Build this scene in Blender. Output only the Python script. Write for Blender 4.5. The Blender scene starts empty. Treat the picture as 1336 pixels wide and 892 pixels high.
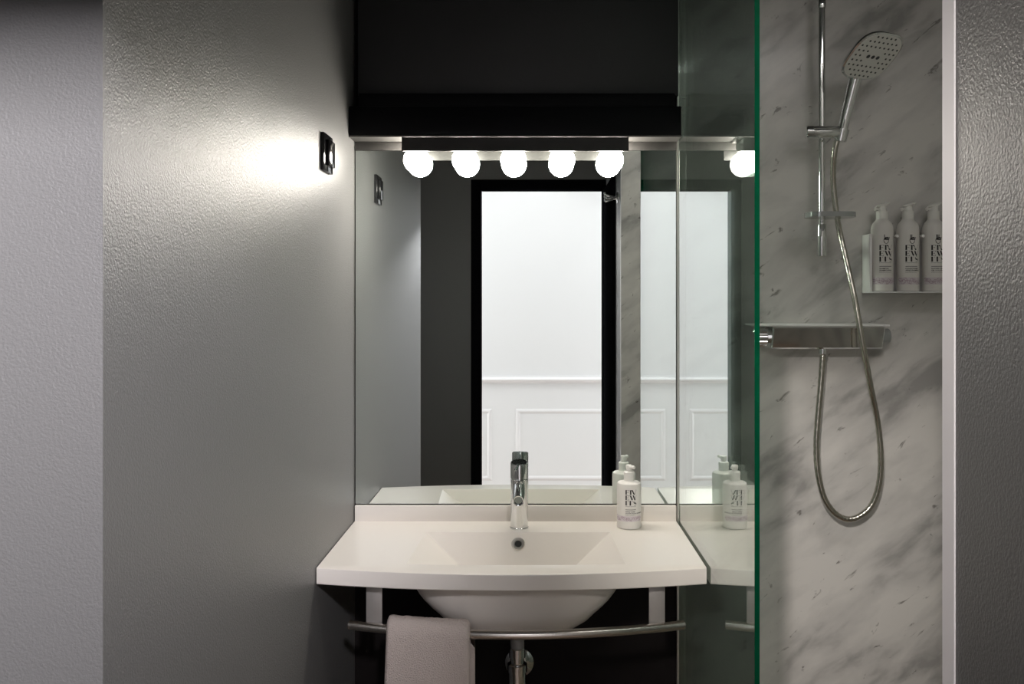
import bpy, bmesh, math, random
from mathutils import Vector, Matrix, noise

random.seed(7)
C = bpy.context.scene.collection
SC = bpy.context.scene

# ------------------------------------------------------------------ camera, light, exposure
FPX, VX, VY, DIST, EYE = 1176.0, 697.0, 393.0, 2.4, 1.43
cam = bpy.data.cameras.new('camera')
cam.sensor_fit = 'HORIZONTAL'; cam.sensor_width = 36.0
cam.lens = 36.0 * FPX / 1336.0
cam.shift_x = (668.0 - VX) / 1336.0
cam.shift_y = -(446.0 - VY) / 1336.0
cam.clip_start = 0.02
camo = bpy.data.objects.new('camera', cam); C.objects.link(camo)
camo.location = (0, -DIST, EYE); camo.rotation_euler = (math.pi / 2, 0, 0)
SC.camera = camo

SC.view_settings.view_transform = 'Standard'
SC.view_settings.look = 'None'
SC.view_settings.gamma = 1.0
SC.view_settings.use_curve_mapping = False
SC.view_settings.exposure = 0.0

BULB = 97.0                      # emission of the five globes
BULB_COL = (1.0, 0.93, 0.84)
HALL_W = 20.0                    # corridor ceiling light, watts
HALL_COL = (1.0, 0.97, 0.98)

# two added, unseen spotlights high on the corridor wall, brightening through the doorway
SPOTS = ((Vector((0.36, -3.48, 2.335)), Vector((-0.95, -1.4, 1.60)), 900.0, 55, (0.98, 0.94, 0.985)),
         (Vector((-0.50, -3.48, 2.335)), Vector((0.50, 0.0, 0.88)), 240.0, 32, (1.0, 0.935, 0.88)))
for sp_, sa_, sw_, sz_, sc_ in SPOTS:
    la = bpy.data.lights.new('added_corridor_spot', 'SPOT')
    la.shadow_soft_size = 0.075; la.energy = sw_; la.color = sc_
    la.spot_size = math.radians(sz_); la.spot_blend = 1.0
    so = bpy.data.objects.new('added_corridor_spot', la); C.objects.link(so)
    so.location = sp_; so.rotation_euler = (sa_ - sp_).to_track_quat('-Z', 'Y').to_euler()
# added area lights at both corridor ends, unseen, evening out the white wall
END_FILL_W = 34.0
for sx_ in (-1, 1):
    la = bpy.data.lights.new('window_light', 'AREA')
    la.shape = 'RECTANGLE'; la.size = 2.3; la.size_y = 1.0; la.energy = END_FILL_W; la.color = (1.0, 0.965, 1.0)
    so = bpy.data.objects.new('window_light', la); C.objects.link(so)
    so.location = (2.15 * sx_, -3.09, 1.40); so.rotation_euler = Vector((-sx_, 0, 0)).to_track_quat('-Z', 'Y').to_euler()
    so.rotation_euler = (0, math.radians(90) * sx_, 0)
# added ceiling light over the front of the shower, unseen, lifting the marble
la = bpy.data.lights.new('added_shower_light', 'AREA')
la.shape = 'RECTANGLE'; la.size = 0.5; la.size_y = 0.3; la.energy = 2.7; la.color = (1.0, 0.96, 0.92)
so = bpy.data.objects.new('added_shower_light', la); C.objects.link(so); so.location = (0.86, -1.38, 2.425)

w = bpy.data.worlds.new('world'); SC.world = w; w.use_nodes = True
w.node_tree.nodes['Background'].inputs[0].default_value = (0.5, 0.5, 0.55, 1)
w.node_tree.nodes['Background'].inputs[1].default_value = 0.0

la = bpy.data.lights.new('corridor_light', 'AREA')
la.shape = 'RECTANGLE'; la.size = 3.6; la.size_y = 0.7
la.energy = HALL_W; la.color = HALL_COL
lo = bpy.data.objects.new('corridor_light', la); C.objects.link(lo)
lo.location = (0.0, -2.95, 2.79); lo.rotation_euler = (0, 0, 0)

cy = SC.cycles
cy.max_bounces = 14; cy.diffuse_bounces = 5; cy.glossy_bounces = 9
cy.transmission_bounces = 8; cy.transparent_max_bounces = 24
cy.sample_clamp_indirect = 4.0
cy.use_denoising = True


def P(px, py, R):
    """the point at distance R from the camera plane seen at pixel (px, py)"""
    return Vector(((px - VX) * R / FPX, R - DIST, EYE - (py - VY) * R / FPX))

# ------------------------------------------------------------------ materials
def mat(name, col, rough=0.5, metal=0.0, spec=0.5, **kw):
    m = bpy.data.materials.new(name); m.use_nodes = True
    b = m.node_tree.nodes['Principled BSDF']
    b.inputs['Base Color'].default_value = (*col, 1)
    b.inputs['Roughness'].default_value = rough
    b.inputs['Metallic'].default_value = metal
    b.inputs['Specular IOR Level'].default_value = spec
    for k, v in kw.items():
        b.inputs[k.replace('_', ' ')].default_value = v
    return m

def nodes(m):
    return m.node_tree.nodes, m.node_tree.links, m.node_tree.nodes['Principled BSDF']

def bumpy(m, scale, strength, dist=0.002, detail=2.0, rough=0.5):
    n, l, b = nodes(m)
    tc = n.new('ShaderNodeTexCoord'); t = n.new('ShaderNodeTexNoise'); bp = n.new('ShaderNodeBump')
    t.inputs['Scale'].default_value = scale; t.inputs['Detail'].default_value = detail
    t.inputs['Roughness'].default_value = rough
    bp.inputs['Strength'].default_value = strength; bp.inputs['Distance'].default_value = dist
    l.new(tc.outputs['Object'], t.inputs['Vector']); l.new(t.outputs['Fac'], bp.inputs['Height'])
    l.new(bp.outputs['Normal'], b.inputs['Normal'])
    return m

def marble_mat():
    m = mat('grey_marble_panel', (0.5, 0.5, 0.5), 0.22)
    n, l, b = nodes(m)
    tc = n.new('ShaderNodeTexCoord'); mp = n.new('ShaderNodeMapping')
    mp.vector_type = 'TEXTURE'
    mp.inputs['Rotation'].default_value = (0, math.radians(-36), 0)
    mp.inputs['Scale'].default_value = (1.0, 1.0, 0.36)
    l.new(tc.outputs['Object'], mp.inputs['Vector'])
    wr = n.new('ShaderNodeTexNoise'); wr.inputs['Scale'].default_value = 3.0; wr.inputs['Detail'].default_value = 3
    l.new(mp.outputs['Vector'], wr.inputs['Vector'])
    mx = n.new('ShaderNodeMixRGB'); mx.blend_type = 'ADD'; mx.inputs['Fac'].default_value = 0.22
    l.new(mp.outputs['Vector'], mx.inputs['Color1']); l.new(wr.outputs['Color'], mx.inputs['Color2'])
    cl = n.new('ShaderNodeTexNoise'); cl.inputs['Scale'].default_value = 4.2; cl.inputs['Detail'].default_value = 6
    cl.inputs['Roughness'].default_value = 0.5
    l.new(mx.outputs['Color'], cl.inputs['Vector'])
    r1 = n.new('ShaderNodeValToRGB')
    e = r1.color_ramp.elements
    e[0].position = 0.34; e[0].color = (0.37, 0.362, 0.35, 1)
    e[1].position = 0.62; e[1].color = (0.72, 0.70, 0.67, 1)
    x = e.new(0.46); x.color = (0.60, 0.585, 0.565, 1)
    l.new(cl.outputs['Fac'], r1.inputs['Fac'])
    # small dark flecks along the veins
    fl = n.new('ShaderNodeTexNoise'); fl.inputs['Scale'].default_value = 12.0; fl.inputs['Detail'].default_value = 4
    fl.inputs['Roughness'].default_value = 0.7; fl.inputs['Distortion'].default_value = 0.6
    l.new(mx.outputs['Color'], fl.inputs['Vector'])
    r2 = n.new('ShaderNodeValToRGB'); e = r2.color_ramp.elements
    e[0].position = 0.30; e[0].color = (0.42, 0.41, 0.40, 1); e[1].position = 0.365; e[1].color = (1, 1, 1, 1)
    l.new(fl.outputs['Fac'], r2.inputs['Fac'])
    mu = n.new('ShaderNodeMixRGB'); mu.blend_type = 'MULTIPLY'; mu.inputs['Fac'].default_value = 1.0
    l.new(r1.outputs['Color'], mu.inputs['Color1']); l.new(r2.outputs['Color'], mu.inputs['Color2'])
    l.new(mu.outputs['Color'], b.inputs['Base Color'])
    return m

def glass_mat():
    m = bpy.data.materials.new('clear_glass'); m.use_nodes = True
    n, l = m.node_tree.nodes, m.node_tree.links
    n.clear()
    out = n.new('ShaderNodeOutputMaterial'); mix = n.new('ShaderNodeMixShader')
    tr = n.new('ShaderNodeBsdfTransparent'); gl = n.new('ShaderNodeBsdfGlossy')
    tr.inputs['Color'].default_value = (0.86, 0.94, 0.90, 1)
    gl.inputs['Color'].default_value = (0.98, 0.99, 0.985, 1); gl.inputs['Roughness'].default_value = 0.0
    fr = n.new('ShaderNodeFresnel'); geo = n.new('ShaderNodeNewGeometry')
    mr = n.new('ShaderNodeMapRange')
    mr.inputs['To Min'].default_value = 1.5; mr.inputs['To Max'].default_value = 1 / 1.5
    l.new(geo.outputs['Backfacing'], mr.inputs['Value']); l.new(mr.outputs['Result'], fr.inputs['IOR'])
    ad = n.new('ShaderNodeMath'); ad.operation = 'ADD'; ad.use_clamp = True; ad.inputs[1].default_value = 0.23
    l.new(fr.outputs['Fac'], ad.inputs[0]); l.new(ad.outputs[0], mix.inputs['Fac'])
    l.new(tr.outputs[0], mix.inputs[1]); l.new(gl.outputs[0], mix.inputs[2])
    l.new(mix.outputs[0], out.inputs['Surface'])
    return m

def edge_mat():
    m = bpy.data.materials.new('green_glass_edge'); m.use_nodes = True
    n, l = m.node_tree.nodes, m.node_tree.links
    n.clear()
    out = n.new('ShaderNodeOutputMaterial'); mix = n.new('ShaderNodeMixShader'); mix2 = n.new('ShaderNodeMixShader')
    tl = n.new('ShaderNodeBsdfTranslucent'); df = n.new('ShaderNodeBsdfDiffuse'); gl = n.new('ShaderNodeBsdfGlossy')
    tl.inputs['Color'].default_value = (0.0, 0.21, 0.10, 1)
    df.inputs['Color'].default_value = (0.0, 0.010, 0.005, 1)
    gl.inputs['Roughness'].default_value = 0.15
    mix.inputs['Fac'].default_value = 0.5
    mix2.inputs['Fac'].default_value = 0.01
    l.new(df.outputs[0], mix.inputs[1]); l.new(tl.outputs[0], mix.inputs[2])
    l.new(mix.outputs[0], mix2.inputs[1]); l.new(gl.outputs[0], mix2.inputs[2])
    l.new(mix2.outputs[0], out.inputs['Surface'])
    return m

def emis_mat(name, col, s):
    m = bpy.data.materials.new(name); m.use_nodes = True
    n, l = m.node_tree.nodes, m.node_tree.links
    n.clear()
    out = n.new('ShaderNodeOutputMaterial'); e = n.new('ShaderNodeEmission')
    e.inputs['Color'].default_value = (*col, 1); e.inputs['Strength'].default_value = s
    l.new(e.outputs[0], out.inputs['Surface'])
    return m

M = dict(
    paint=bumpy(mat('grey_satin_paint', (0.135, 0.134, 0.132), 0.40, 0, 0.5), 330, 0.50, 0.0020, 3.0),
    charcoal=bumpy(mat('charcoal_paint', (0.019, 0.019, 0.020), 0.5), 160, 0.12),
    black_paint=bumpy(mat('black_paint', (0.0035, 0.002, 0.002), 0.6, 0, 0.2), 120, 0.1),
    soffit=mat('black_lacquer', (0.002, 0.002, 0.003), 0.5, 0, 0.1),
    fascia=mat('dark_bronze', (0.014, 0.013, 0.012), 0.45, 0.1),
    white_metal=mat('white_enamel', (0.75, 0.74, 0.72), 0.35),
    rail_grey=mat('grey_board', (0.045, 0.043, 0.040), 0.5),
    white_wall=bumpy(mat('white_wall_paint', (0.80, 0.80, 0.81), 0.6), 120, 0.05),
    white_trim=mat('white_trim_paint', (0.80, 0.79, 0.80), 0.4),
    lilac_edge=mat('white_panel_edge', (0.88, 0.86, 0.88), 0.5),
    door_black=mat('black_door_paint', (0.005, 0.005, 0.006), 0.8, 0, 0.0),
    floor=bumpy(mat('warm_tile_floor', (0.46, 0.345, 0.275), 0.4), 40, 0.05),
    hall_floor=bumpy(mat('pale_oak_floor', (0.58, 0.50, 0.45), 0.45), 30, 0.05),
    ceiling=mat('ceiling_paint', (0.10, 0.10, 0.10), 0.7),
    ceramic=mat('white_solid_surface', (0.765, 0.725, 0.675), 0.28),
    chrome=mat('chrome', (0.82, 0.83, 0.83), 0.06, 1.0),
    dark_chrome=mat('dark_chrome', (0.22, 0.25, 0.25), 0.16, 1.0),
    steel=bumpy(mat('brushed_steel', (0.62, 0.59, 0.55), 0.24, 1.0), 400, 0.03),
    alu=mat('brushed_aluminium', (0.66, 0.64, 0.60), 0.32, 1.0),
    grey_plastic=mat('grey_plastic', (0.30, 0.30, 0.30), 0.4),
    bracket=mat('satin_bracket_steel', (0.34, 0.325, 0.31), 0.45, 0.5),
    hose=mat('metal_hose', (0.55, 0.53, 0.47), 0.25, 1.0),
    nozzle_face=mat('pale_spray_face', (0.72, 0.72, 0.68), 0.4),
    nozzle=mat('dark_nozzle', (0.05, 0.055, 0.055), 0.6),
    black_hole=mat('black_void', (0.004, 0.004, 0.004), 0.7),
    switch=mat('glossy_black_plastic', (0.012, 0.012, 0.013), 0.10),
    acrylic=mat('smoky_acrylic', (0.40, 0.42, 0.42), 0.12, 0.5),
    bottle=mat('white_bottle_plastic', (0.80, 0.78, 0.745), 0.33),
    pump=mat('white_pump_plastic', (0.84, 0.83, 0.79), 0.3),
    holder=mat('white_holder', (0.86, 0.86, 0.85), 0.35),
    ink=mat('black_ink', (0.018, 0.016, 0.017), 0.6),
    lilac=mat('lilac_band', (0.70, 0.645, 0.67), 0.45),
    plum=mat('plum_pattern_ink', (0.38, 0.25, 0.32), 0.5),
    towel=bumpy(mat('beige_terry', (0.72, 0.63, 0.58), 0.95, 0, 0.1), 430, 1.0, 0.005, 3.0),
    mirror=mat('silvered_mirror', (0.87, 0.925, 0.90), 0.0, 1.0),
    glass=glass_mat(), edge=edge_mat(), marble=marble_mat(),
    bulb=emis_mat('lit_bulb_glass', BULB_COL, BULB),
    glow_pane=emis_mat('added_glowing_pane', (1.0, 0.985, 0.99), 4.0),  # glow of the panes added at the corridor ends
    diffuser=emis_mat('lit_diffuser', HALL_COL, 1.0),
)

# ------------------------------------------------------------------ shape helpers (world coordinates)
def box(bm, a, b, bev=0.0, seg=2, mi=0):
    lo_ = [min(a[i], b[i]) for i in range(3)]; hi = [max(a[i], b[i]) for i in range(3)]
    r = bmesh.ops.create_cube(bm, size=1.0)
    vs = r['verts']
    for v in vs:
        for i in range(3):
            v.co[i] = lo_[i] if v.co[i] < 0 else hi[i]
    fs = set(f for v in vs for f in v.link_faces)
    for f in fs: f.material_index = mi
    if bev:
        es = list(set(e for v in vs for e in v.link_edges))
        bmesh.ops.bevel(bm, geom=es, offset=bev, segments=seg, profile=0.5, affect='EDGES')
    return vs

def frame_of(d):
    d = d.normalized()
    up = Vector((0, 0, 1)) if abs(d.z) < 0.9 else Vector((0, 1, 0))
    u = d.cross(up).normalized(); v = u.cross(d).normalized()
    return u, v

def rings(bm, rs, caps=True, mi=0):
    """rs: list of rings (lists of points, same count): a closed skin"""
    vv = [[bm.verts.new(p) for p in r] for r in rs]
    n = len(vv[0])
    for a, b in zip(vv, vv[1:]):
        for i in range(n):
            f = bm.faces.new((a[i], a[(i + 1) % n], b[(i + 1) % n], b[i])); f.material_index = mi
    if caps:
        f = bm.faces.new(list(reversed(vv[0]))); f.material_index = mi
        f = bm.faces.new(vv[-1]); f.material_index = mi
    return vv

def lathe(bm, c, axis, prof, n=32, mi=0):
    """prof: (distance along axis, radius) pairs"""
    c = Vector(c); axis = Vector(axis).normalized(); u, v = frame_of(axis)
    rs = []
    for t, r in prof:
        r = max(r, 1e-5)
        rs.append([c + axis * t + u * r * math.cos(2 * math.pi * k / n) + v * r * math.sin(2 * math.pi * k / n) for k in range(n)])
    return rings(bm, rs, True, mi)

def cyl(bm, a, b, r, n=24, bev=0.0, r2=None):
    a = Vector(a); b = Vector(b); L = (b - a).length; r2 = r if r2 is None else r2
    if bev:
        lathe(bm, a, b - a, [(0, r - bev), (bev * .3, r - bev * .3), (bev, r), (L - bev, r2), (L - bev * .3, r2 - bev * .3), (L, r2 - bev)], n)
    else:
        lathe(bm, a, b - a, [(0, r), (L, r2)], n)

def smooth_path(pts, k=8):
    pts = [Vector(p) for p in pts]; out = []
    for i in range(len(pts) - 1):
        p0 = pts[max(i - 1, 0)]; p1 = pts[i]; p2 = pts[i + 1]; p3 = pts[min(i + 2, len(pts) - 1)]
        for j in range(k):
            t = j / k
            out.append(0.5 * ((2 * p1) + (p2 - p0) * t + (2 * p0 - 5 * p1 + 4 * p2 - p3) * t * t + (-p0 + 3 * p1 - 3 * p2 + p3) * t ** 3))
    out.append(pts[-1]); return out

def tube(bm, pts, rad, n=14):
    pts = [Vector(p) for p in pts]
    rad = rad if callable(rad) else (lambda t, r=rad: r)
    u = None; rs = []
    for i, p in enumerate(pts):
        d = (pts[min(i + 1, len(pts) - 1)] - pts[max(i - 1, 0)]).normalized()
        if u is None: u, _ = frame_of(d)
        u = (u - d * u.dot(d)).normalized(); v = d.cross(u)
        r = rad(i / (len(pts) - 1))
        rs.append([p + u * r * math.cos(2 * math.pi * k / n) + v * r * math.sin(2 * math.pi * k / n) for k in range(n)])
    rings(bm, rs)

def sphere(bm, c, r, u=24, v=16):
    s = bmesh.ops.create_uvsphere(bm, u_segments=u, v_segments=v, radius=r)
    bmesh.ops.translate(bm, verts=s['verts'], vec=Vector(c)); return s['verts']

def prism_x(bm, prof, x0, x1):
    """prof: (y, z) outline swept from x0 to x1"""
    rings(bm, [[Vector((x0, y, z)) for y, z in prof], [Vector((x1, y, z)) for y, z in prof]])

def new(): return bmesh.new()

def wpos(o):
    p = Vector((0, 0, 0))
    while o is not None:
        p += o.location; o = o.parent
    return p

def obj(name, bm, m, parent=None, smooth=True, loc=None, angle=35):
    """one mesh object; world-coordinate bmesh becomes local to loc (top level) or to its parent"""
    base = wpos(parent) if parent else Vector(loc if loc is not None else (0, 0, 0))
    bmesh.ops.recalc_face_normals(bm, faces=bm.faces)
    bmesh.ops.translate(bm, verts=bm.verts, vec=-base)
    me = bpy.data.meshes.new(name); 
    if smooth:
        for f in bm.faces: f.smooth = True
        for e in bm.edges:
            if len(e.link_faces) == 2 and e.calc_face_angle(0) > math.radians(angle): e.smooth = False
    bm.to_mesh(me); bm.free()
    for x in (m if isinstance(m, (list, tuple)) else [m]): me.materials.append(x)
    o = bpy.data.objects.new(name, me); C.objects.link(o)
    if parent: o.parent = parent
    else: o.location = base
    return o

def thing(name, label, cat, loc, group=None):
    o = bpy.data.objects.new(name, None); C.objects.link(o)
    o.empty_display_size = 0.05
    o.location = loc; o['label'] = label; o['category'] = cat
    if group: o['group'] = group
    return o

def tag(o, label, cat, group=None):
    o['label'] = label; o['category'] = cat
    if group: o['group'] = group
    return o

def struct(name, bm, m, parent=None, **kw):
    o = obj(name, bm, m, parent, **kw)
    if not parent: o['kind'] = 'structure'
    return o

def sbox(name, a, b, m, bev=0.0, parent=None):
    bm = new(); box(bm, a, b, bev); return struct(name, bm, m, parent, smooth=bool(bev))

# ------------------------------------------------------------------ the setting
XL, XR = -0.4776, 0.381                 # left wall plane, glass / right wall plane
YF = -1.402                              # front end of the left wall
YD = -2.40                               # door plane
ZC = 2.45
sbox('floor', (-1.3, -2.5, -0.05), (1.35, 0.1, 0.0), M['floor'])
sbox('floor_hall', (-2.2, -3.8, -0.05), (2.2, -2.5, 0.0), M['hall_floor'])
sbox('ceiling', (-1.3, -2.46, ZC), (1.35, 0.1, ZC + 0.05), M['ceiling'])
sbox('ceiling_hall', (-2.2, -3.8, 2.92), (2.2, -2.46, 2.97), M['white_wall'])
sbox('wall_back', (XL, 0.0, 0.0), (0.386, 0.1, ZC), M['black_paint'])
sbox('wall_left', (-1.25, YF, 0.0), (XL, 0.1, ZC), M['paint'])
sbox('wall_vestibule', (-1.3, YD, 0.0), (-1.25, YF, ZC), M['paint'])
sbox('wall_shower_back', (0.386, 0.0, 0.0), (1.30, 0.1, ZC), M['marble'])
sbox('wall_shower_right', (1.25, -1.56, 0.0), (1.30, 0.0, ZC), M['marble'])
sbox('wall_shower_front', (XR, -1.585, 0.0), (1.25, -1.5615, ZC), [M['marble']])
sbox('trim_1', (XR - 0.0015, -1.5850, 0.0), (XR, -1.5618, ZC), M['lilac_edge'])
sbox('wall_right', (XR, YD, 0.0), (1.30, -1.585, ZC), M['paint'])
# wall with the doorway behind the camera
sbox('wall_entrance', (-1.3, -2.47, 0.0), (-0.335, YD, 2.92), M['paint'])
sbox('wall_entrance_right', (0.420, -2.47, 0.0), (1.30, YD, 2.92), M['paint'])
sbox('wall_entrance_top', (-0.335, -2.47, 2.075), (0.420, YD, 2.92), M['paint'])
bm = new()
box(bm, (-0.335, -2.48, 0), (-0.282, -2.385, 2.075), 0.002)
box(bm, (0.363, -2.48, 0), (0.3805, -2.385, 2.075), 0.002)
box(bm, (-0.282, -2.48, 2.022), (0.363, -2.385, 2.075), 0.002)
d1 = struct('door_1', bm, M['door_black'])
bm = new(); box(bm, (0.366, -2.38, 0.01), (0.3805, -1.83, 2.02), 0.002)
obj('door_leaf', bm, M['door_black'], d1)
# corridor beyond the doorway
HY = -3.70
sbox('wall_hall', (-2.2, HY - 0.1, 0.0), (2.2, HY, 2.92), M['white_wall'])
sbox('wall_hall_left', (-2.25, HY, 0.0), (-2.2, -2.47, 2.92), M['white_wall'])
sbox('wall_hall_right', (2.2, HY, 0.0), (2.25, -2.47, 2.92), M['white_wall'])
bm = new()
prism_x(bm, [(HY, .880), (HY + .010, .880), (HY + .014, .888), (HY + .024, .894), (HY + .028, .904), (HY + .020, .914), (HY + .012, .918), (HY + .010, .926), (HY, .926)], -2.2, 2.2)
struct('trim_2', bm, M['white_trim'], smooth=False)
for k_, sx_ in ((1, -1), (2, 1)):  # added frames with glowing panes, out of view, for flatter corridor light
    bm = new()
    for a_, b_ in (((-3.64, 0.20), (-3.58, 2.60)), ((-2.60, 0.20), (-2.54, 2.60)), ((-3.58, 2.54), (-2.60, 2.60)), ((-3.58, 0.20), (-2.60, 0.26)), ((-3.11, 0.26), (-3.07, 2.54))):
        box(bm, (sx_ * 2.163, a_[0], a_[1]), (sx_ * 2.199, b_[0], b_[1]), 0.002)
    wf = struct('window_%d' % k_, bm, M['white_trim'])
    bm = new(); box(bm, (sx_ * 2.180, -3.58, 0.26), (sx_ * 2.188, -2.60, 2.54)); obj('pane', bm, M['glow_pane'], wf, smooth=False)
def picture_frame(name, x0, x1, z0, z1):
    bm = new(); wd = 0.032
    prof = [(0, 0), (0.009, 0.004), (0.017, 0.0055), (0.024, 0.004), (wd, 0)]
    corners = [(x0, z0, 1, 1), (x1, z0, -1, 1), (x1, z1, -1, -1), (x0, z1, 1, -1)]
    loops = [[bm.verts.new((cx + sx * t, HY + h, cz + sz * t)) for cx, cz, sx, sz in corners] for t, h in prof]
    for a, b in zip(loops, loops[1:]):
        for i in range(4): bm.faces.new((a[i], a[(i + 1) % 4], b[(i + 1) % 4], b[i]))
    a, b = loops[0], loops[-1]
    for i in range(4): bm.faces.new((b[i], b[(i + 1) % 4], a[(i + 1) % 4], a[i]))
    struct(name, bm, M['white_trim'], smooth=False)
picture_frame('trim_3', -1.02, -0.285, 0.22, 0.705)
picture_frame('trim_4', -0.125, 0.62, 0.22, 0.705)
sbox('baseboard_hall', (-2.2, HY, 0), (2.2, HY + 0.015, 0.12), M['white_trim'], 0.003)
t = thing('ceiling_light', 'flat white panel light on the corridor ceiling beyond the doorway', 'light', (0.0, -2.95, 2.92))
bm = new(); box(bm, (-1.82, -3.32, 2.82), (1.82, -2.58, 2.9195), 0.004); obj('housing', bm, M['white_metal'], t)
bm = new(); box(bm, (-1.80, -3.30, 2.80), (1.80, -2.60, 2.82)); obj('diffuser', bm, M['diffuser'], t, smooth=False)

for (SPOT_POS, SPOT_AIM, *_), lab in zip(SPOTS, ('added round white spotlight high on the corridor wall, nearer the shower side', 'added round white spotlight high on the corridor wall, nearer the light switch side')):
    t = thing('added_wall_spotlight', lab, 'light', (SPOT_POS.x, HY, SPOT_POS.z), 'added corridor spotlights')  # body for each added spotlight, out of view
    sd = (SPOT_AIM - SPOT_POS).normalized()
    bm = new(); lathe(bm, SPOT_POS - sd * 0.006, -sd, [(0, .118), (.002, .124), (.05, .118), (.10, .07), (.11, .0)], 32); obj('lamp_head', bm, M['white_metal'], t)
    bm = new(); tube(bm, [SPOT_POS - sd * .09, Vector((SPOT_POS.x, HY + .01, SPOT_POS.z + .05))], .012); lathe(bm, (SPOT_POS.x, HY, SPOT_POS.z + .05), (0, 1, 0), [(0, .05), (.018, .05), (.02, .045)], 28); obj('arm', bm, M['white_metal'], t)

t = thing('ceiling_light', 'added white rectangular fill light in the ceiling over the front of the shower', 'light', (0.86, -1.38, ZC))  # fitting for the added shower light, out of view
bm = new(); box(bm, (0.60, -1.54, 2.433), (1.12, -1.22, ZC - 0.0005), 0.003); obj('housing', bm, M['white_metal'], t)
bm = new(); box(bm, (0.61, -1.53, 2.427), (1.11, -1.23, 2.433)); obj('diffuser', bm, M['diffuser'], t, smooth=False)

# ------------------------------------------------------------------ cupboard over the mirror
t = thing('overhead_cabinet', 'charcoal cupboard panel with thick black ledge above the mirror', 'cabinet', (-0.045, -0.04, 1.853))
bm = new(); box(bm, (-0.4635, -0.030, 1.97), (0.3790, -0.001, 2.44), 0.0015); obj('panel', bm, M['charcoal'], t)
bm = new()
box(bm, (XL + 0.0005, -0.082, 1.857), (0.3785, -0.001, 1.932), 0.0025)
box(bm, (-0.452, -0.079, 1.930), (0.363, -0.001, 1.966), 0.002)
obj('ledge', bm, M['soffit'], t)
bm = new(); box(bm, (XL + 0.001, -0.0815, 1.853), (0.3785, -0.001, 1.8572)); obj('underside', bm, M['rail_grey'], t, smooth=False)
bm = new(); box(bm, (XL + 0.001, -0.009, 1.8312), (0.3785, -0.0002, 1.8530), 0.001)
tag(obj('mirror_rail', bm, M['rail_grey'], loc=(0, 0, 1.83)), 'pale grey rail along the top edge of the mirror', 'rail')

# ------------------------------------------------------------------ mirror
bm = new(); box(bm, (-0.4752, -0.0060, 0.8922), (0.3770, -0.0008, 1.8305), 0.0008, 1)
tag(obj('wall_mirror', bm, M['mirror'], loc=(-0.05, -0.003, 0.8922), smooth=False), 'large frameless mirror on the back wall above the washbasin', 'mirror')

# ------------------------------------------------------------------ vanity light: five globes under a dark fascia
t = thing('vanity_light', 'dark light bar with five lit globe bulbs above the mirror', 'light', (-0.05, -0.045, 1.853))
bm = new(); box(bm, (-0.338, -0.062, 1.8475), (0.240, -0.012, 1.8528), 0.001); obj('base_plate', bm, M['white_metal'], t)
bm = new()
vs = box(bm, (-0.3405, -0.0845, 1.8160), (0.2425, -0.0805, 1.8519), 0.0)
for f in bm.faces:
    if f.calc_center_median().y > -0.081: f.material_index = 1
obj('fascia', bm, [M['fascia'], M['fascia']], t, smooth=False)
for x in (-0.338, -0.05, 0.236):
    bm = new(); box(bm, (x, -0.0806, 1.842), (x + 0.004, -0.058, 1.8478))
    obj('fascia_bracket', bm, M['white_metal'], t, smooth=False)
for bx in (-0.3077, -0.1810, -0.0545, 0.0725, 0.1996):
    bm = new(); lathe(bm, (bx, -0.045, 1.8478), (0, 0, -1), [(0, .020), (.008, .020), (.010, .016), (.016, .015)], 24)
    s = obj('socket', bm, M['white_metal'], t)
    bm = new()
    prof = [(0.012, 0.0125), (0.017, 0.0135), (0.021, 0.018)]
    zc, r = 1.8478 - 1.799, 0.0335
    for k in range(17):
        a = math.radians(42 + (180 - 42) * k / 16)
        prof.append((zc - r * math.cos(a), r * math.sin(a)))
    lathe(bm, (bx, -0.045, 1.8478), (0, 0, -1), prof, 32)
    obj('bulb', bm, M['bulb'], t)

# ------------------------------------------------------------------ glass shower screen
t = thing('glass_shower_screen', 'tall clear glass shower screen with green edge beside the washbasin', 'shower screen', (0.3855, -0.42, 0.0))
bm = new(); box(bm, (0.381, -0.841, 0.012), (0.390, -0.004, 2.42))
for f in bm.faces:
    if f.calc_center_median().y < -0.84: f.material_index = 1
obj('pane', bm, [M['glass'], M['edge']], t, smooth=False)
bm = new()
box(bm, (0.3785, -0.014, 0.0), (0.3806, -0.0002, 2.44), 0.0004)
box(bm, (0.3904, -0.014, 0.0), (0.3930, -0.0002, 2.44), 0.0004)
box(bm, (0.3785, -0.0035, 0.0), (0.3930, -0.0001, 2.44))
obj('wall_channel', bm, M['alu'], t, smooth=False)
bm = new()
box(bm, (0.3785, -0.838, 0.0), (0.3930, -0.014, 0.0115), 0.001)
obj('floor_channel', bm, M['alu'], t, smooth=False)

# ------------------------------------------------------------------ washbasin
CT, CTH, BX = 0.848, 0.036, -0.041
X0, X1 = -0.4755, 0.3765
def yfront(x): return -0.479 + 0.047 * ((x - (X0 + X1) / 2) / 0.426) ** 2
t = thing('washbasin', 'white washbasin with curved front edge and sunken rectangular bowl below the mirror', 'sink', (BX, -0.25, 0.70))
bm = new()
OB, OF, HB, HF = -0.128, -0.404, 0.232, 0.243            # bowl opening: back y, front y, half widths
xs_l = [X0 + (BX - HF - X0) * k / 8 for k in range(8)]
xs_m = [BX - HF + 2 * HF * k / 20 for k in range(21)]
xs_r = [BX + HF + (X1 - BX - HF) * (k + 1) / 8 for k in range(8)]
xs = xs_l + xs_m + xs_r
def inside(i): return len(xs_l) <= i < len(xs_l) + 20
def xb(i):                                                # x at the back edge of the opening
    if len(xs_l) <= i <= len(xs_l) + 20: return BX + (xs[i] - BX) * HB / HF
    return xs[i]
def fin(x): return OF - 0.006 * (1 - ((x - BX) / HF) ** 2)
YB = -0.0015
top = []
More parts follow.
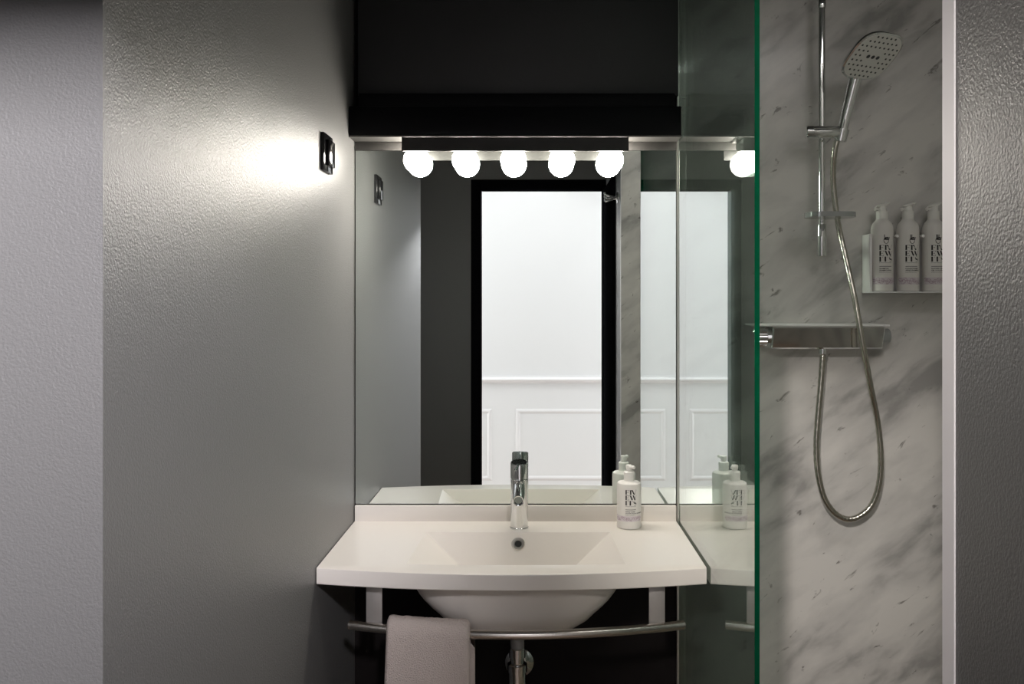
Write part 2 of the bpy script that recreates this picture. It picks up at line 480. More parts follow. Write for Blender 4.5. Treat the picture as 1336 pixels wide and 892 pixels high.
for i, x in enumerate(xs):
    yf = yfront(x); e = 0.003
    top.append([bm.verts.new((x, YB, CT)), bm.verts.new((xb(i), OB, CT)),
                bm.verts.new((x, fin(x) if abs(x - BX) <= HF + 1e-6 else OF, CT)),
                bm.verts.new((x, yf + e, CT)), bm.verts.new((x, yf + e * .3, CT - e * .3)), bm.verts.new((x, yf, CT - e)),
                bm.verts.new((x, yf + 0.001, CT - CTH + .002)), bm.verts.new((x, yf + .003, CT - CTH)),
                bm.verts.new((x, fin(x) if abs(x - BX) <= HF + 1e-6 else OF, CT - CTH)), bm.verts.new((xb(i), OB, CT - CTH)), bm.verts.new((x, YB, CT - CTH))])
for i in range(len(xs) - 1):
    a, b = top[i], top[i + 1]
    for k in range(10):
        if k in (1, 8) and inside(i): continue
        bm.faces.new((a[k], b[k], b[k + 1], a[k + 1]))
    bm.faces.new((a[10], b[10], b[0], a[0]))
for cset in (top[0], top[-1]): bm.faces.new(cset)
# bowl interior: crisp sloping sides to a small floor
FZ, FB, FFy, FH = 0.735, -0.205, -0.375, 0.088
n0 = len(xs_l)
rim_b = [top[n0 + k][1] for k in range(21)]; rim_f = [top[n0 + k][2] for k in range(21)]
flo_b = [bm.verts.new((BX - FH + 2 * FH * k / 20, FB, FZ)) for k in range(21)]
flo_f = [bm.verts.new((BX - FH + 2 * FH * k / 20, FFy, FZ)) for k in range(21)]
for k in range(20):
    bm.faces.new((rim_b[k], rim_b[k + 1], flo_b[k + 1], flo_b[k]))
    bm.faces.new((rim_f[k], rim_f[k + 1], flo_f[k + 1], flo_f[k]))
    bm.faces.new((flo_b[k], flo_b[k + 1], flo_f[k + 1], flo_f[k]))
bm.faces.new((rim_b[0], flo_b[0], flo_f[0], rim_f[0])); bm.faces.new((rim_b[20], rim_f[20], flo_f[20], flo_b[20]))
o = obj('countertop', bm, M['ceramic'], t, angle=25)
# upstand
bm = new(); box(bm, (X0, -0.0145, CT - 0.001), (X1, -0.0012, 0.8895), 0.002); obj('backsplash', bm, M['ceramic'], t)
# rounded underside of the bowl
bm = new(); rs = []
for z, hw, yf, yb in ((0.8118, 0.262, -0.432, -0.100), (0.800, 0.258, -0.430, -0.104), (0.796, 0.249, -0.422, -0.108), (0.775, 0.240, -0.419, -0.115), (0.760, 0.231, -0.416, -0.12), (0.745, 0.219, -0.413, -0.125), (0.730, 0.204, -0.409, -0.13), (0.716, 0.187, -0.404, -0.14), (0.700, 0.171, -0.396, -0.15), (0.685, 0.146, -0.384, -0.165), (0.668, 0.114, -0.364, -0.185), (0.657, 0.085, -0.34, -0.20), (0.651, 0.055, -0.31, -0.22), (0.650, 0.03, -0.28, -0.235)):
    ring = []
    for k in range(56):
        a = 2 * math.pi * k / 56; c, s = math.cos(a), math.sin(a); e = 2 / 2.8
        ring.append(Vector((BX + hw * math.copysign(abs(c) ** e, c), (yf + yb) / 2 + (yb - yf) / 2 * math.copysign(abs(s) ** e, s), z)))
    rs.append(ring)
vv = rings(bm, rs, caps=False); bm.faces.new(vv[-1]); obj('bowl', bm, M['ceramic'], t, angle=60)
# overflow ring on the back slope
sl = (Vector((BX, FB, FZ)) - Vector((BX, OB, CT))).normalized(); nrm = Vector((0, sl.z, -sl.y)).normalized()
if nrm.y > 0: nrm = -nrm
oc = Vector((BX + 0.001, OB, CT)) + sl * 0.030
bm = new()
for k in range(1):
    u = Vector((1, 0, 0)); v = nrm.cross(u)
    prof = [(0.0082, 0.0003), (0.0100, 0.003), (0.0150, 0.0034), (0.0172, 0.0003)]
    rr = [[oc + u * r * math.cos(2 * math.pi * q / 32) + v * r * math.sin(2 * math.pi * q / 32) + nrm * h for q in range(32)] for r, h in prof]
    rings(bm, rr, caps=False)
ov = obj('overflow_ring', bm, M['alu'], t); ov['label'] = 'chrome ring around the black overflow hole'
bm = new(); lathe(bm, oc - nrm * 0.0005, nrm, [(0, .0086), (0.0012, .0086)], 24); obj('overflow_hole', bm, M['black_hole'], ov)

# ------------------------------------------------------------------ towel rail under the basin, with brackets
RZ = 0.708
def yrail(x): return -0.448 + 0.060 * ((x + 0.04) / 0.37) ** 2
t = thing('towel_rail', 'curved brushed steel towel rail hung under the washbasin', 'towel rail', (-0.04, -0.42, RZ))
bm = new(); pts = [Vector((-0.408 + 0.738 * k / 40, 0, RZ)) for k in range(41)]
for p in pts: p.y = yrail(p.x)
tube(bm, pts, 0.0103, 20); rl = obj('rail', bm, M['steel'], t, angle=50)
for e0, e1 in ((pts[0], pts[1]), (pts[-1], pts[-2])):
    bm = new(); d = (e0 - e1).normalized(); lathe(bm, e0 - d * 0.0005, d, [(0, .0106), (.004, .0106), (.0055, .0095)], 20); obj('end_cap', bm, M['steel'], t)
for bx in (-0.3555, 0.2725):
    bm = new(); yb = yrail(bx)
    box(bm, (bx - 0.0178, yb + 0.006, RZ - 0.004), (bx + 0.0178, yb + 0.0105, CT - CTH - 0.0003), 0.001)
    box(bm, (bx - 0.0178, yb + 0.006, CT - CTH - 0.0045), (bx + 0.0178, yb + 0.06, CT - CTH - 0.0003), 0.001)
    obj('bracket', bm, M['bracket'], t)

# ------------------------------------------------------------------ towel over the rail
def build_towel():
    bm = new(); xa, xb_ = -0.323, -0.1395
    NX, cols = 46, []
    prof = []
    zb_f, zb_b = 0.36, 0.43
    ro, ri = 0.0290, 0.0108
    for k in range(28): prof.append(('f', zb_f + (RZ - zb_f) * k / 28))
    for k in range(17): prof.append(('a', math.pi * k / 16))
    for k in range(1, 24): prof.append(('b', RZ - (RZ - zb_b) * k / 24))
    inner = []
    for k in range(24): inner.append(('ib', zb_b + (RZ - zb_b) * k / 24))
    for k in range(9): inner.append(('ia', math.pi * (1 - k / 8)))
    for k in range(1, 25): inner.append(('if', RZ - (RZ - zb_f) * k / 24))
    grid = []
    for i in range(NX + 1):
        t_ = i / NX; x = xa + (xb_ - xa) * t_
        ed = min(t_, 1 - t_) * (xb_ - xa); k_ = min(1.0, ed / 0.008); bul = math.sqrt(max(0, 1 - (1 - k_) ** 2))
        R_o = ri + 0.004 + (ro - ri - 0.004) * (0.35 + 0.65 * bul); yc = yrail(x); row = []
        for kind, q in prof + inner:
            r = R_o if kind in 'fab' else ri
            if kind in ('f', 'if'):
                drop = (RZ - q); sway = 0.004 * math.sin(x * 38 + 1.0) * min(1, drop / 0.15)
                p = Vector((x - 0.004 * min(1, drop / 0.1) * (1 if t_ < .5 else -0.3) * abs(2 * t_ - 1), yc - r + sway * 0.6, q))
            elif kind in ('b', 'ib'):
                p = Vector((x + 0.010 * t_, yc + r, q))
            else:
                p = Vector((x, yc - r * math.cos(q), RZ + r * math.sin(q) * (1.07 if kind == 'a' else 1)))
            if kind in 'fab':
                n_ = noise.noise(p * 330) * 0.0011 + noise.noise(p * 90) * 0.0012
                dirv = Vector((0, -1, 0)) if kind == 'f' else Vector((0, 1, 0)) if kind == 'b' else Vector((0, -math.cos(q), math.sin(q)))
                p += dirv * n_
            row.append(p)
        grid.append(row)
    rings(bm, grid)
    return bm
tag(obj('hand_towel', build_towel(), M['towel'], loc=(-0.23, -0.43, 0.36), angle=80), 'beige terry towel hanging over the left part of the steel rail', 'towel')

# ------------------------------------------------------------------ basin tap
FX, FY = -0.0385, -0.083
t = thing('basin_tap', 'chrome single lever tap standing behind the basin bowl', 'tap', (FX, FY, CT))
bm = new(); lathe(bm, (FX, FY, CT), (0, 0, 1), [(0, .0240), (.003, .0240), (.004, .0226), (.125, .0222), (.1262, .0212), (.127, .0205)], 40)
obj('body', bm, M['chrome'], t)
bm = new(); rs = []
def cap_ring(r, z, tilt):
    return [Vector((FX + r * math.cos(2 * math.pi * k / 40), FY + r * math.sin(2 * math.pi * k / 40), CT + z + tilt * r * math.sin(2 * math.pi * k / 40))) for k in range(40)]
TL = 0.20
rings(bm, [cap_ring(.0205, .1265, 0), cap_ring(.0214, .1275, 0), cap_ring(.0224, .1285, 0), cap_ring(.0224, .1665, TL), cap_ring(.0219, .1685, TL), cap_ring(.0205, .1692, TL)])
cap = obj('handle', bm, M['chrome'], t)
bm = new(); rings(bm, [cap_ring(.0200, .1690, TL), cap_ring(.0196, .1700, TL)]); o = obj('top_plate', bm, M['dark_chrome'], cap); o['label'] = 'dark slanted top plate of the handle'
bm = new(); tube(bm, [Vector((FX - .002, FY - .016, CT + .1655)), Vector((FX - .004, FY - .034, CT + .162)), Vector((FX - .009, FY - .050, CT + .158))], lambda q: 0.0032 - 0.0006 * q, 12); sphere(bm, (FX - .009, FY - .050, CT + .158), .0032, 14, 10)
obj('lever', bm, M['dark_chrome'], cap)
bm = new(); s0 = Vector((FX, FY - 0.010, 0.960)); s1 = Vector((FX, FY - 0.118, 0.943)); d = (s1 - s0); L = d.length
lathe(bm, s0, d, [(0, .0148), (L - .004, .0142), (L, .0130), (L - 0.001, .0105), (L - .010, .0100)], 32)
sp = obj('spout', bm, M['chrome'], t)
bm = new(); lathe(bm, s1 - d.normalized() * 0.007, d, [(0, .0103), (0.002, .0098)], 24); obj('aerator', bm, M['dark_chrome'], sp)

# ------------------------------------------------------------------ waste trap and wall flange
t = thing('waste_trap', 'chrome waste trap pipe below the washbasin bowl', 'pipe', (-0.0405, -0.25, 0.40))
px, py_ = -0.0405, -0.25
bm = new(); cyl(bm, (px, py_, 0.603), (px, py_, 0.6495), 0.0165); obj('tailpiece', bm, M['grey_plastic'], t)
bm = new(); lathe(bm, (px, py_, 0.560), (0, 0, 1), [(0, .0165), (.022, .0165), (.0225, .0195), (.044, .0195), (.046, .018)], 28); obj('upper_nut', bm, M['chrome'], t)
bm = new(); lathe(bm, (px, py_, 0.390), (0, 0, 1), [(0, .020), (.008, .0215), (.158, .0215), (.159, .0235), (.176, .0235), (.178, .020), (.180, .0165)], 32); obj('trap_body', bm, M['chrome'], t)
bm = new(); cyl(bm, (px, py_ + 0.015, 0.470), (px, -0.004, 0.470), 0.0155); obj('outlet_pipe', bm, M['chrome'], t)
bm = new(); lathe(bm, (px + .001, -0.0005, 0.470), (0, -1, 0), [(0, .0385), (.003, .0380), (.008, .031), (.012, .020), (.013, .0158)], 40); obj('wall_flange', bm, M['chrome'], t)

# ------------------------------------------------------------------ lettering helpers
def flat_text(s, h, x, z):
    cu = bpy.data.curves.new('t', 'FONT'); cu.body = s; cu.size = 1.0; cu.offset = 0.022; cu.resolution_u = 2
    o = bpy.data.objects.new('t', cu); C.objects.link(o)
    dg = bpy.context.evaluated_depsgraph_get(); me = bpy.data.meshes.new_from_object(o.evaluated_get(dg))
    bpy.data.objects.remove(o); bpy.data.curves.remove(cu)
    vs = [(v.co.x, v.co.y) for v in me.vertices]; ps = [tuple(p.vertices) for p in me.polygons]
    bpy.data.meshes.remove(me)
    k = h / 0.70
    return [(x + a * k, z + b * k) for a, b in vs], ps

def quad(a, b, c, d): return [a, b, c, d], [(0, 1, 2, 3)]
def rect(x0, z0, x1, z1, n=1):
    vs, ps = [], []
    for k in range(n + 1):
        x = x0 + (x1 - x0) * k / n; vs += [(x, z0), (x, z1)]
    for k in range(n): ps.append((2 * k, 2 * k + 2, 2 * k + 3, 2 * k + 1))
    return vs, ps
def ribbon(pts, wd):
    vs, ps = [], []
    for i, (x, z) in enumerate(pts):
        a = pts[max(i - 1, 0)]; b = pts[min(i + 1, len(pts) - 1)]
        dx, dz = b[0] - a[0], b[1] - a[1]; L = math.hypot(dx, dz) or 1
        w_ = (wd(i / (len(pts) - 1)) if callable(wd) else wd) / 2
        vs += [(x - dz / L * w_, z + dx / L * w_), (x + dz / L * w_, z - dx / L * w_)]
    for i in range(len(pts) - 1): ps.append((2 * i, 2 * i + 2, 2 * i + 3, 2 * i + 1))
    return vs, ps
def letter(ch, x, z, wd, h):
    """high-contrast serif capital in the box x..x+wd, z..z+h"""
    T = 0.0040 * h / 0.0135; H = 0.0007 * h / 0.0135; S = []
    R = lambda a, b, c, d: S.append(rect(x + a, z + b, x + c, z + d))
    def diag(xa, za, xb__, zb, t_): S.append(quad((x + xa, z + za), (x + xa + t_, z + za), (x + xb__ + t_, z + zb), (x + xb__, z + zb)))
    if ch in 'FE':
        R(0, 0, T, h); R(T, h - H, wd, h); R(T, h * .5 - H / 2, wd * .8, h * .5 + H / 2)
        diag(wd - H * 2, h * .78, wd - H, h, H * 1.5); R(wd * .74, h * .38, wd * .74 + H, h * .62)
        if ch == 'E': R(T, 0, wd, H); R(wd - H * 1.5, 0, wd, h * .22)
        else: R(-H, 0, T + H, H)
    elif ch == 'I':
        R(0, 0, T, h); R(-H, 0, T + H, H); R(-H, h - H, T + H, h)
    elif ch == 'V':
        diag(0, h, wd * .45, 0, T); diag(wd - H, h, wd * .5 + T * .6, 0, H)
        R(-H, h - H, T + H, h); R(wd - H * 3, h - H, wd + H, h)
    elif ch == 'W':
        q = wd * .42
        diag(0, h, q * .6, 0, T); diag(q + T * .6, h, q * .6 + T * .6, 0, H)
        diag(q, h, q * 1.6, 0, T); diag(wd - H, h, q * 1.6 + T * .6, 0, H)
        R(-H, h - H, T + H, h); R(q - H, h - H, q + T + H, h)
    elif ch == 'T':
        m_ = wd / 2; R(m_ - T / 2, 0, m_ + T / 2, h); R(0, h - H, wd, h); R(0, h * .74, H, h); R(wd - H, h * .74, wd, h)
    elif ch == 'S':
        pts = []
        for k in range(25):
            q = k / 24; a = math.radians(50 + 220 * min(q * 2, 1)) if q <= .5 else math.radians(90 - 230 * (q - .5) * 2)
            cz = h * .74 if q <= .5 else h * .25; rz = h * .25
            pts.append((x + wd / 2 + wd * .42 * math.cos(a), z + cz + rz * math.sin(a)))
        S.append(ribbon(pts, lambda q: H + (T * .95 - H) * math.exp(-((q - .5) / .16) ** 2)))
    return S

def hand_icon(fingers, x, z, h):
    S = []
    T = 0.0013
    for f in range(5):
        up = (f < fingers)
        bx = x + (f - 1.5) * 0.0026
        S.append(ribbon([(bx, z + h * .38), (bx + (f - 1) * .0006, z + h * (1.0 if up else .72))], 0.0019))
    arc = [(x + 0.0062 * math.cos(math.radians(a)), z + h * .34 + h * .36 * math.sin(math.radians(a))) for a in range(150, 391, 20)]
    S.append(ribbon(arc, T))
    S.append(ribbon([(x - .004, z + h * .55), (x + .004, z + h * .66)], .0034)); S.append(ribbon([(x - .004, z + h * .48), (x + .003, z + h * .40)], .0022))
    S.append(ribbon([(x - .004, z), (x - .0045, z + h * .2)], .0010)); S.append(ribbon([(x + .004, z), (x + .0045, z + h * .2)], .0010))
    return S

def wrap(bm, shapes, c, R, rot, mi, off=0.00035):
    for vs, ps in shapes:
        out = []
        for s, z in vs:
            a = s / R + rot
            out.append(bm.verts.new((c[0] + (R + off) * math.sin(a), c[1] - (R + off) * math.cos(a), c[2] + z)))
        for p in ps:
            try: f = bm.faces.new([out[i] for i in p]); f.material_index = mi
            except ValueError: pass

def label_print(c, R, rot, lines, ztop, cap, left, wide, fingers, band):
    """printed front: hand, three rows of big serif letters, rule, two small lines, lilac band"""
    bm = new(); S = []
    gap = cap * 1.16; T = 0.0040 * cap / 0.0135
    z1 = ztop - cap; z2 = z1 - gap; z3 = z2 - gap
    S += letter('F', left, z1, wide * .33, cap) + letter('I', left + wide * .40, z1, T, cap) + letter('V', left + wide * .52, z1, wide * .48, cap)
    S += letter('E', left, z2, wide * .32, cap) + letter('W', left + wide * .38, z2, wide * .62, cap)
    S += letter('I', left, z3, T, cap) + letter('T', left + wide * .22, z3, wide * .42, cap) + letter('S', left + wide * .72, z3, wide * .28, cap)
    z = z3 - cap * .22
    for k in range(14): S.append(rect(left + wide * k / 14, z - .0004, left + wide * (k + .62) / 14, z + .0004))
    z -= cap * .72; S.append(rect(left, z - .0006, left + wide * .95, z + .0006, 6))
    hs = cap * .26; z -= cap * .30 + hs
    for s in lines:
        S.append(flat_text(s, hs, left, z)); z -= hs * 1.45
    for k in range(12): S.append(rect(left + wide * .95 * k / 12, z + hs * .3, left + wide * .95 * (k + .6) / 12, z + hs * .3 + .0007))
    if fingers: S += hand_icon(fingers, left + wide * .50, ztop + cap * .32, cap * 1.75)
    wrap(bm, S, c, R, rot, 0)
    b0, b1 = band
    wrap(bm, [rect(-R * 1.25, b0, R * 1.25, b1, 24)], c, R, rot, 1, 0.0002)
    rnd = random.Random(int(c[0] * 1000)); Q = []
    hb = b1 - b0
    for k in range(26):
        s = -R * 1.2 + 2.4 * R * k / 25; zc_ = b0 + hb * (0.25 + .5 * rnd.random()); r = hb * (.14 + .14 * rnd.random()); a0 = rnd.random() * 6
        Q.append(ribbon([(s + r * math.cos(a0 + a), zc_ + r * math.sin(a0 + a)) for a in [j * .7 for j in range(8)]], .0007))
    wrap(bm, Q, c, R, rot, 2, 0.0004)
    return bm

# ------------------------------------------------------------------ soap dispenser on the basin
sx, sy, R = 0.2445, -0.074, 0.0312
t = thing('soap_dispenser', 'white pump soap bottle standing on the right of the washbasin', 'soap bottle', (sx, sy, CT))
bm = new(); lathe(bm, (sx, sy, CT + .0002), (0, 0, 1), [(0, R - .003), (.0015, R - .0008), (.004, R), (.110, R), (.1145, R - .0012), (.1175, R - .005), (.1190, R - .011), (.1195, .0145), (.121, .0135)], 48)
bd = obj('bottle', bm, M['bottle'], t)
obj('printed_label', label_print((sx, sy, CT), R, -0.15, ['HAND SOAP', 'SAVON POUR LES MAINS'], 0.1015, 0.0118, -0.0075, 0.0285, 0, (0.021, 0.035)), [M['ink'], M['lilac'], M['plum']], bd, smooth=False)
bm = new(); lathe(bm, (sx, sy, CT + .119), (0, 0, 1), [(0, .0138), (.0155, .0136), (.016, .0142), (.0235, .0140), (.0255, .012), (.026, .006)], 36); obj('collar', bm, M['pump'], t)
bm = new()
cyl(bm, (sx, sy, CT + .144), (sx, sy, CT + .152), 0.0055, 20)
lathe(bm, (sx, sy, CT + .148), (0, 0, 1), [(0, .0075), (.004, .0080), (.010, .0085), (.0122, .0078), (.0128, .003)], 28)
dv = Vector((0.55, -0.83, 0)).normalized(); h0 = Vector((sx, sy, CT + .1545))
tube(bm, [h0, h0 + dv * .010 + Vector((0, 0, .0012)), h0 + dv * .017 + Vector((0, 0, .0020)), h0 + dv * .021 + Vector((0, 0, .0012))], lambda q: .0056 - .0018 * q, 16)
obj('pump_head', bm, M['pump'], t)

# ------------------------------------------------------------------ light switch on the left wall
t = thing('light_switch', 'black square light switch on the grey left wall', 'switch', (XL, -0.335, 1.767))
bm = new(); box(bm, (XL, -0.387, 1.7245), (XL + 0.0085, -0.300, 1.8090), 0.0012); obj('plate', bm, M['switch'], t)
bm = new(); box(bm, (XL + 0.0085, -0.366, 1.7375), (XL + 0.0165, -0.312, 1.7960), 0.0012); obj('rocker', bm, M['switch'], t)

# ------------------------------------------------------------------ coat hook on the right wall, seen in the mirror
t = thing('robe_hook', 'small chrome robe hook high on the wall by the doorway, seen in the mirror', 'hook', (XR, -1.71, 1.90))
bm = new(); lathe(bm, (XR, -1.71, 1.90), (-1, 0, 0), [(0, .026), (.004, .026), (.006, .022), (.007, .010), (.012, .009)], 28); obj('flange', bm, M['chrome'], t)
bm = new()
for dz, dy in ((0.016, -0.012), (-0.016, 0.012), (0.0, 0.0)):
    tube(bm, smooth_path([(XR - .008, -1.71, 1.90), (XR - .035, -1.71 + dy, 1.90 + dz * .6), (XR - .055, -1.71 + dy, 1.90 + dz), (XR - .060, -1.71 + dy, 1.912 + dz)], 5), 0.0052, 12)
obj('prongs', bm, M['chrome'], t)

# ------------------------------------------------------------------ shower: slide bar
SX, SY = 0.7462, -0.060
t = thing('shower_slide_bar', 'vertical chrome slide bar on the marble shower wall', 'shower bar', (SX, SY, 1.547))
bm = new(); cyl(bm, (SX, SY, 1.60), (SX, SY, 2.43), 0.0090, 24); obj('bar', bm, M['chrome'], t)
bm = new(); cyl(bm, (SX, SY, 1.547), (SX, SY, 1.630), 0.0122, 28, 0.0012); cyl(bm, (SX, SY, 1.60), (SX, -0.0005, 1.60), 0.009, 20); obj('lower_mount', bm, M['chrome'], t)
bm = new(); cyl(bm, (SX, SY, 2.19), (SX, SY, 2.215), 0.0112, 28, 0.001); cyl(bm, (SX, SY, 2.205), (SX, -0.0005, 2.205), 0.009, 20); obj('upper_mount', bm, M['chrome'], t)
bm = new()
box(bm, (SX - .012, SY - .026, 1.6405), (SX + .012, SY + .013, 1.6545), 0.002); obj('tray_clip', bm, M['chrome'], t)
bm = new(); prof = []
for k in range(40):
    a = 2 * math.pi * k / 40; c_, s_ = math.cos(a), math.sin(a); e = 2 / 3.2
    prof.append((0.7465 + .0605 * math.copysign(abs(c_) ** e, c_), -0.124 + .042 * math.copysign(abs(s_) ** e, s_)))
rings(bm, [[Vector((x, y, 1.641)) for x, y in prof], [Vector((x, y, 1.6535)) for x, y in prof]])
obj('soap_tray', bm, M['acrylic'], t, angle=40)
bm = new(); lathe(bm, (0.692, -0.098, 1.862), (1, 0, 0), [(0, .0150), (.002, .0168), (.018, .0168), (.0185, .0155), (.019, .0155), (.0195, .0160), (.084, .0158), (.087, .0140)], 32)
cyl(bm, (SX, SY + .012, 1.862), (SX, -0.098, 1.862), 0.0135, 20)
obj('slider', bm, M['chrome'], t)

# ------------------------------------------------------------------ hand shower
u_ = Vector((.904, .427, 0)).normalized(); v_ = Vector((.34, -.72, .62)); v_ = (v_ - u_ * v_.dot(u_)).normalized(); n_ = u_.cross(v_)
if n_.y > 0: n_ = -n_
HC = Vector((0.8310, -0.185, 2.0315))
t = thing('hand_shower', 'chrome hand shower with pale square spray face held on the slide bar', 'shower head', (0.782, -0.10, 1.842))
def sq(r, h, n=64, e=2 / 3.0):
    out = []
    for k in range(n):
        a = 2 * math.pi * k / n; c_, s_ = math.cos(a), math.sin(a)
        out.append(HC + u_ * r * math.copysign(abs(c_) ** e, c_) + v_ * r * .97 * math.copysign(abs(s_) ** e, s_) + n_ * h)
    return out
bm = new(); HR = 0.0720
rings(bm, [sq(.012, -.024), sq(.032, -.020), sq(.055, -.014), sq(HR - .002, -.007), sq(HR, -.003), sq(HR - .0005, .001), sq(HR - .004, .0032), sq(HR - .0055, .0025)])
hd = obj('head', bm, M['chrome'], t, angle=40)
bm = new(); rings(bm, [sq(HR - .0052, .0020), sq(HR - .0056, .0030)])
for f in bm.faces: f.material_index = 0
FR = HR - .0065
for k in range(9):
    for q in range(9):
        a, b = (k - 4) / 4.0, (q - 4) / 4.0
        if abs(a) ** 3 + abs(b) ** 3 > 1.25: continue
        a_ = a * .86 + (0.5 if q % 2 else 0) * .0; big = (q == 4 and 3 <= k <= 5)
        if q == 4 and not big and abs(k - 4) < 3: continue
        if abs(q - 4) == 1 and 3 <= k <= 5: continue
        rr = .0056 if big else .0029
        c_ = HC + u_ * FR * (a_ * (1.1 if big else 1)) + v_ * FR * b * .86 + n_ * .0028
        lathe(bm, c_, n_, [(0, rr), (.0010, rr * .8)], 10, 1)
fo = obj('spray_face', bm, [M['nozzle_face'], M['nozzle']], hd, smooth=False); fo['label'] = 'pale spray face with dark nozzles'
B0 = Vector((0.7815, -0.098, 1.838)); T0 = HC - v_ * .066 - n_ * .026 + Vector((.015, 0, 0))
hp = smooth_path([B0, B0.lerp(T0, .35) + Vector((0, .004, 0)), B0.lerp(T0, .7) + Vector((0, .003, 0)), T0, T0 + v_ * .006], 8)
bm = new(); tube(bm, hp, lambda q: .0112 + .0085 * min(1, q * 1.1), 24); obj('handle', bm, M['chrome'], t, angle=50)
i_ = int(len(hp) * .74); bd_ = (hp[i_ + 1] - hp[i_ - 1]).normalized(); bn = Vector((0.28, -.92, 0)); bn = (bn - bd_ * bn.dot(bd_)).normalized()
bm = new(); lathe(bm, hp[i_] + bn * .0165, bn, [(0, .0085), (.0030, .0085), (.0040, .0070)], 24); obj('select_button', bm, M['acrylic'], t)
bm = new(); lathe(bm, hp[1] - (hp[4] - hp[1]).normalized() * .004, hp[4] - hp[1], [(0, .0150), (.030, .0172), (.031, .0150)], 24); obj('holder_cone', bm, M['chrome'], t)

# ------------------------------------------------------------------ hose
hose_px = [(1092, 184, 2.300), (1088.5, 200, 2.305), (1087, 225, 2.322), (1088.5, 255, 2.335), (1094, 295, 2.335), (1103, 335, 2.312), (1115, 390, 2.274), (1125, 445, 2.263), (1136, 505, 2.284), (1145, 550, 2.31), (1149, 595, 2.315), (1147, 630, 2.32), (1138, 657, 2.325), (1123, 672, 2.327), (1106, 677, 2.33), (1089, 669, 2.33), (1075, 648, 2.33), (1067, 615, 2.33), (1065, 580, 2.33), (1067, 545, 2.33), (1070.5, 505, 2.33), (1073, 470, 2.33), (1073.3, 462, 2.33)]
hp2 = smooth_path([P(*q) for q in hose_px], 14)
bm = new(); tube(bm, hp2, lambda q: 0.0076 + 0.0003 * math.sin(q * len(hp2) * 1.6), 14)
tag(obj('shower_hose', bm, M['hose'], loc=P(1106, 677, 2.33), angle=80), 'looped metal hose hanging from the hand shower to the mixer', 'hose')

# ------------------------------------------------------------------ thermostatic mixer with shelf top
t = thing('shower_mixer', 'chrome shower mixer with flat shelf top on the marble wall', 'shower mixer', (0.745, -0.06, 1.305))
bm = new()
def mix_ring(x, ins, dz=0.0):
    return [Vector((x, -.004, 1.366)), Vector((x, -.113 + ins, 1.366)), Vector((x, -.115 + ins, 1.362)), Vector((x, -.097 + ins, 1.312 + dz)), Vector((x, -.090 + ins, 1.308 + dz)), Vector((x, -.004, 1.308 + dz))]
rings(bm, [mix_ring(.606, .004), mix_ring(.609, 0.0), mix_ring(.72, 0.0), mix_ring(.86, 0.0), mix_ring(.888, 0.0), mix_ring(.891, .004)])
obj('body', bm, M['chrome'], t, angle=20)
bm = new(); box(bm, (0.560, -0.119, 1.3665), (0.9005, -0.003, 1.3715), 0.0012); sh = obj('shelf', bm, M['holder'], t); sh['label'] = 'pale glass shelf on top of the mixer'
bm = new(); lathe(bm, (0.6065, -0.062, 1.339), (-1, 0, 0), [(0, .022), (.006, .022), (.007, .0255), (.040, .0255), (.043, .023), (.044, .0)], 32)
for k in range(12):
    a = 2 * math.pi * k / 12; cyl(bm, (.599, -.062 + .0255 * math.cos(a), 1.339 + .0255 * math.sin(a)), (.565, -.062 + .0255 * math.cos(a), 1.339 + .0255 * math.sin(a)), .0022, 8)
obj('temperature_knob', bm, M['chrome'], t)
bm = new(); lathe(bm, (0.8905, -0.062, 1.340), (1, 0, 0), [(0, .020), (.026, .020), (.029, .018), (.0295, .0)], 32); kn = obj('flow_knob', bm, M['acrylic'], t)
bm = new(); lathe(bm, P(1073.3, 448, 2.33), (0, 0, -1), [(-.01, .0085), (.004, .0085), (.0045, .0105), (.026, .0105), (.028, .009)], 20); obj('hose_outlet', bm, M['chrome'], t)

# ------------------------------------------------------------------ bottle holder and three pump bottles
ZB = 1.456
t = thing('bottle_holder', 'white wall holder carrying three pump bottles in the shower', 'holder', (0.985, -0.02, ZB))
bm = new(); box(bm, (0.874, -0.010, ZB - 0.004), (1.085, -0.0005, 1.606), 0.001); obj('back_plate', bm, M['holder'], t)
bm = new(); box(bm, (0.874, -0.072, ZB - 0.004), (1.085, -0.0005, ZB - 0.0005), 0.0008); obj('ledge', bm, M['holder'], t)
bm = new(); box(bm, (0.873, -0.055, ZB - 0.004), (0.8795, -0.0005, 1.606), 0.001); obj('side_cheek', bm, M['holder'], t)
for x in (0.9445, 1.0115):
    bm = new(); lathe(bm, (x, -0.009, 1.600), (0, -1, 0), [(0, .0035), (.040, .0035), (.0405, .0048), (.0445, .0052), (.048, .0040), (.049, .0)], 18); obj('peg', bm, M['holder'], t)
R = 0.0280; BY = -0.0400
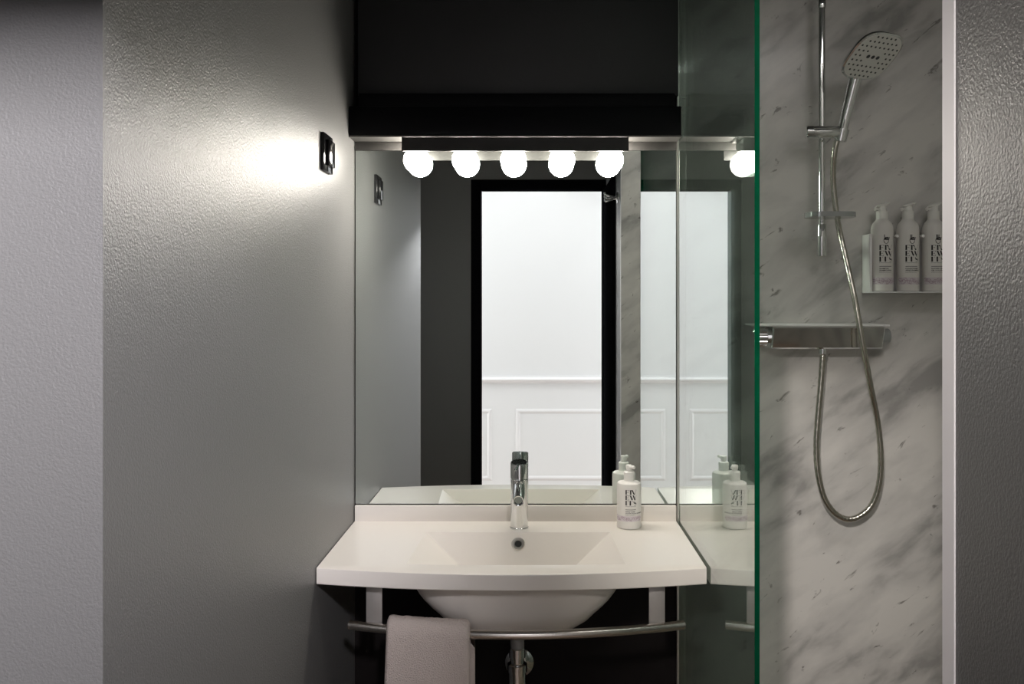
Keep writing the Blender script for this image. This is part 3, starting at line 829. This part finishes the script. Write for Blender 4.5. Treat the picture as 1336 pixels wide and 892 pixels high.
def pump_bottle(x, label, lines, fingers):
    t = thing('pump_bottle', label, 'bottle', (x, BY, ZB), 'pump bottles on the shower wall')
    bm = new(); lathe(bm, (x, BY, ZB), (0, 0, 1), [(0, R - .003), (.0015, R - .0008), (.004, R), (.160, R), (.166, R - .0004), (.172, R - .0018), (.177, R - .0042), (.1815, R - .0076), (.185, R - .0110), (.1880, .0154), (.190, .0135)], 44)
    b = obj('bottle', bm, M['bottle'], t)
    obj('printed_label', label_print((x, BY, ZB), R, 0.0, lines, 0.1200, 0.0130, -0.0165, 0.0335, fingers, (0.018, 0.036)), [M['ink'], M['lilac'], M['plum']], b, smooth=False)
    bm = new(); lathe(bm, (x, BY, ZB + .1885), (0, 0, 1), [(0, .0150), (.0205, .0147), (.0215, .0135)], 32); obj('collar', bm, M['pump'], t)
    bm = new(); z0 = ZB + .2095
    lathe(bm, (x + .001, BY, z0), (0, 0, 1), [(0, .0110), (.009, .0106), (.013, .0108)], 28)
    rs = []
    for s, hw, z1, z2 in ((-.014, .0075, .010, .0145), (-.008, .0095, .009, .0175), (.002, .0100, .010, .0205), (.010, .0085, .013, .0228), (.0175, .0055, .0185, .0238), (.0200, .0035, .0205, .0240)):
        rs.append([Vector((x + s, BY + hw * math.cos(2 * math.pi * k / 14), z0 + (z1 + z2) / 2 + (z2 - z1) / 2 * math.sin(2 * math.pi * k / 14))) for k in range(14)])
    rings(bm, rs)
    obj('pump_head', bm, M['pump'], t)
    bm = new(); tube(bm, [(x - .009, BY - .002, z0 + .006), (x - .015, BY - .003, z0 + .006)], .0030, 12); sphere(bm, (x - .0175, BY - .003, z0 + .006), .0048, 14, 10)
    obj('pump_lock', bm, M['pump'], t)
pump_bottle(0.9105, 'leftmost white pump bottle in the shower holder, one raised finger printed above the lettering', ['SHAMPOO', 'SHAMPOOING'], 1)
pump_bottle(0.9780, 'middle white pump bottle in the shower holder, two raised fingers printed above the lettering', ['CONDITIONER', 'APRES-SHAMPOO'], 2)
pump_bottle(1.0450, 'rightmost white pump bottle in the shower holder, partly hidden by the right wall', ['SHOWER GEL', 'GEL DOUCHE'], 3)
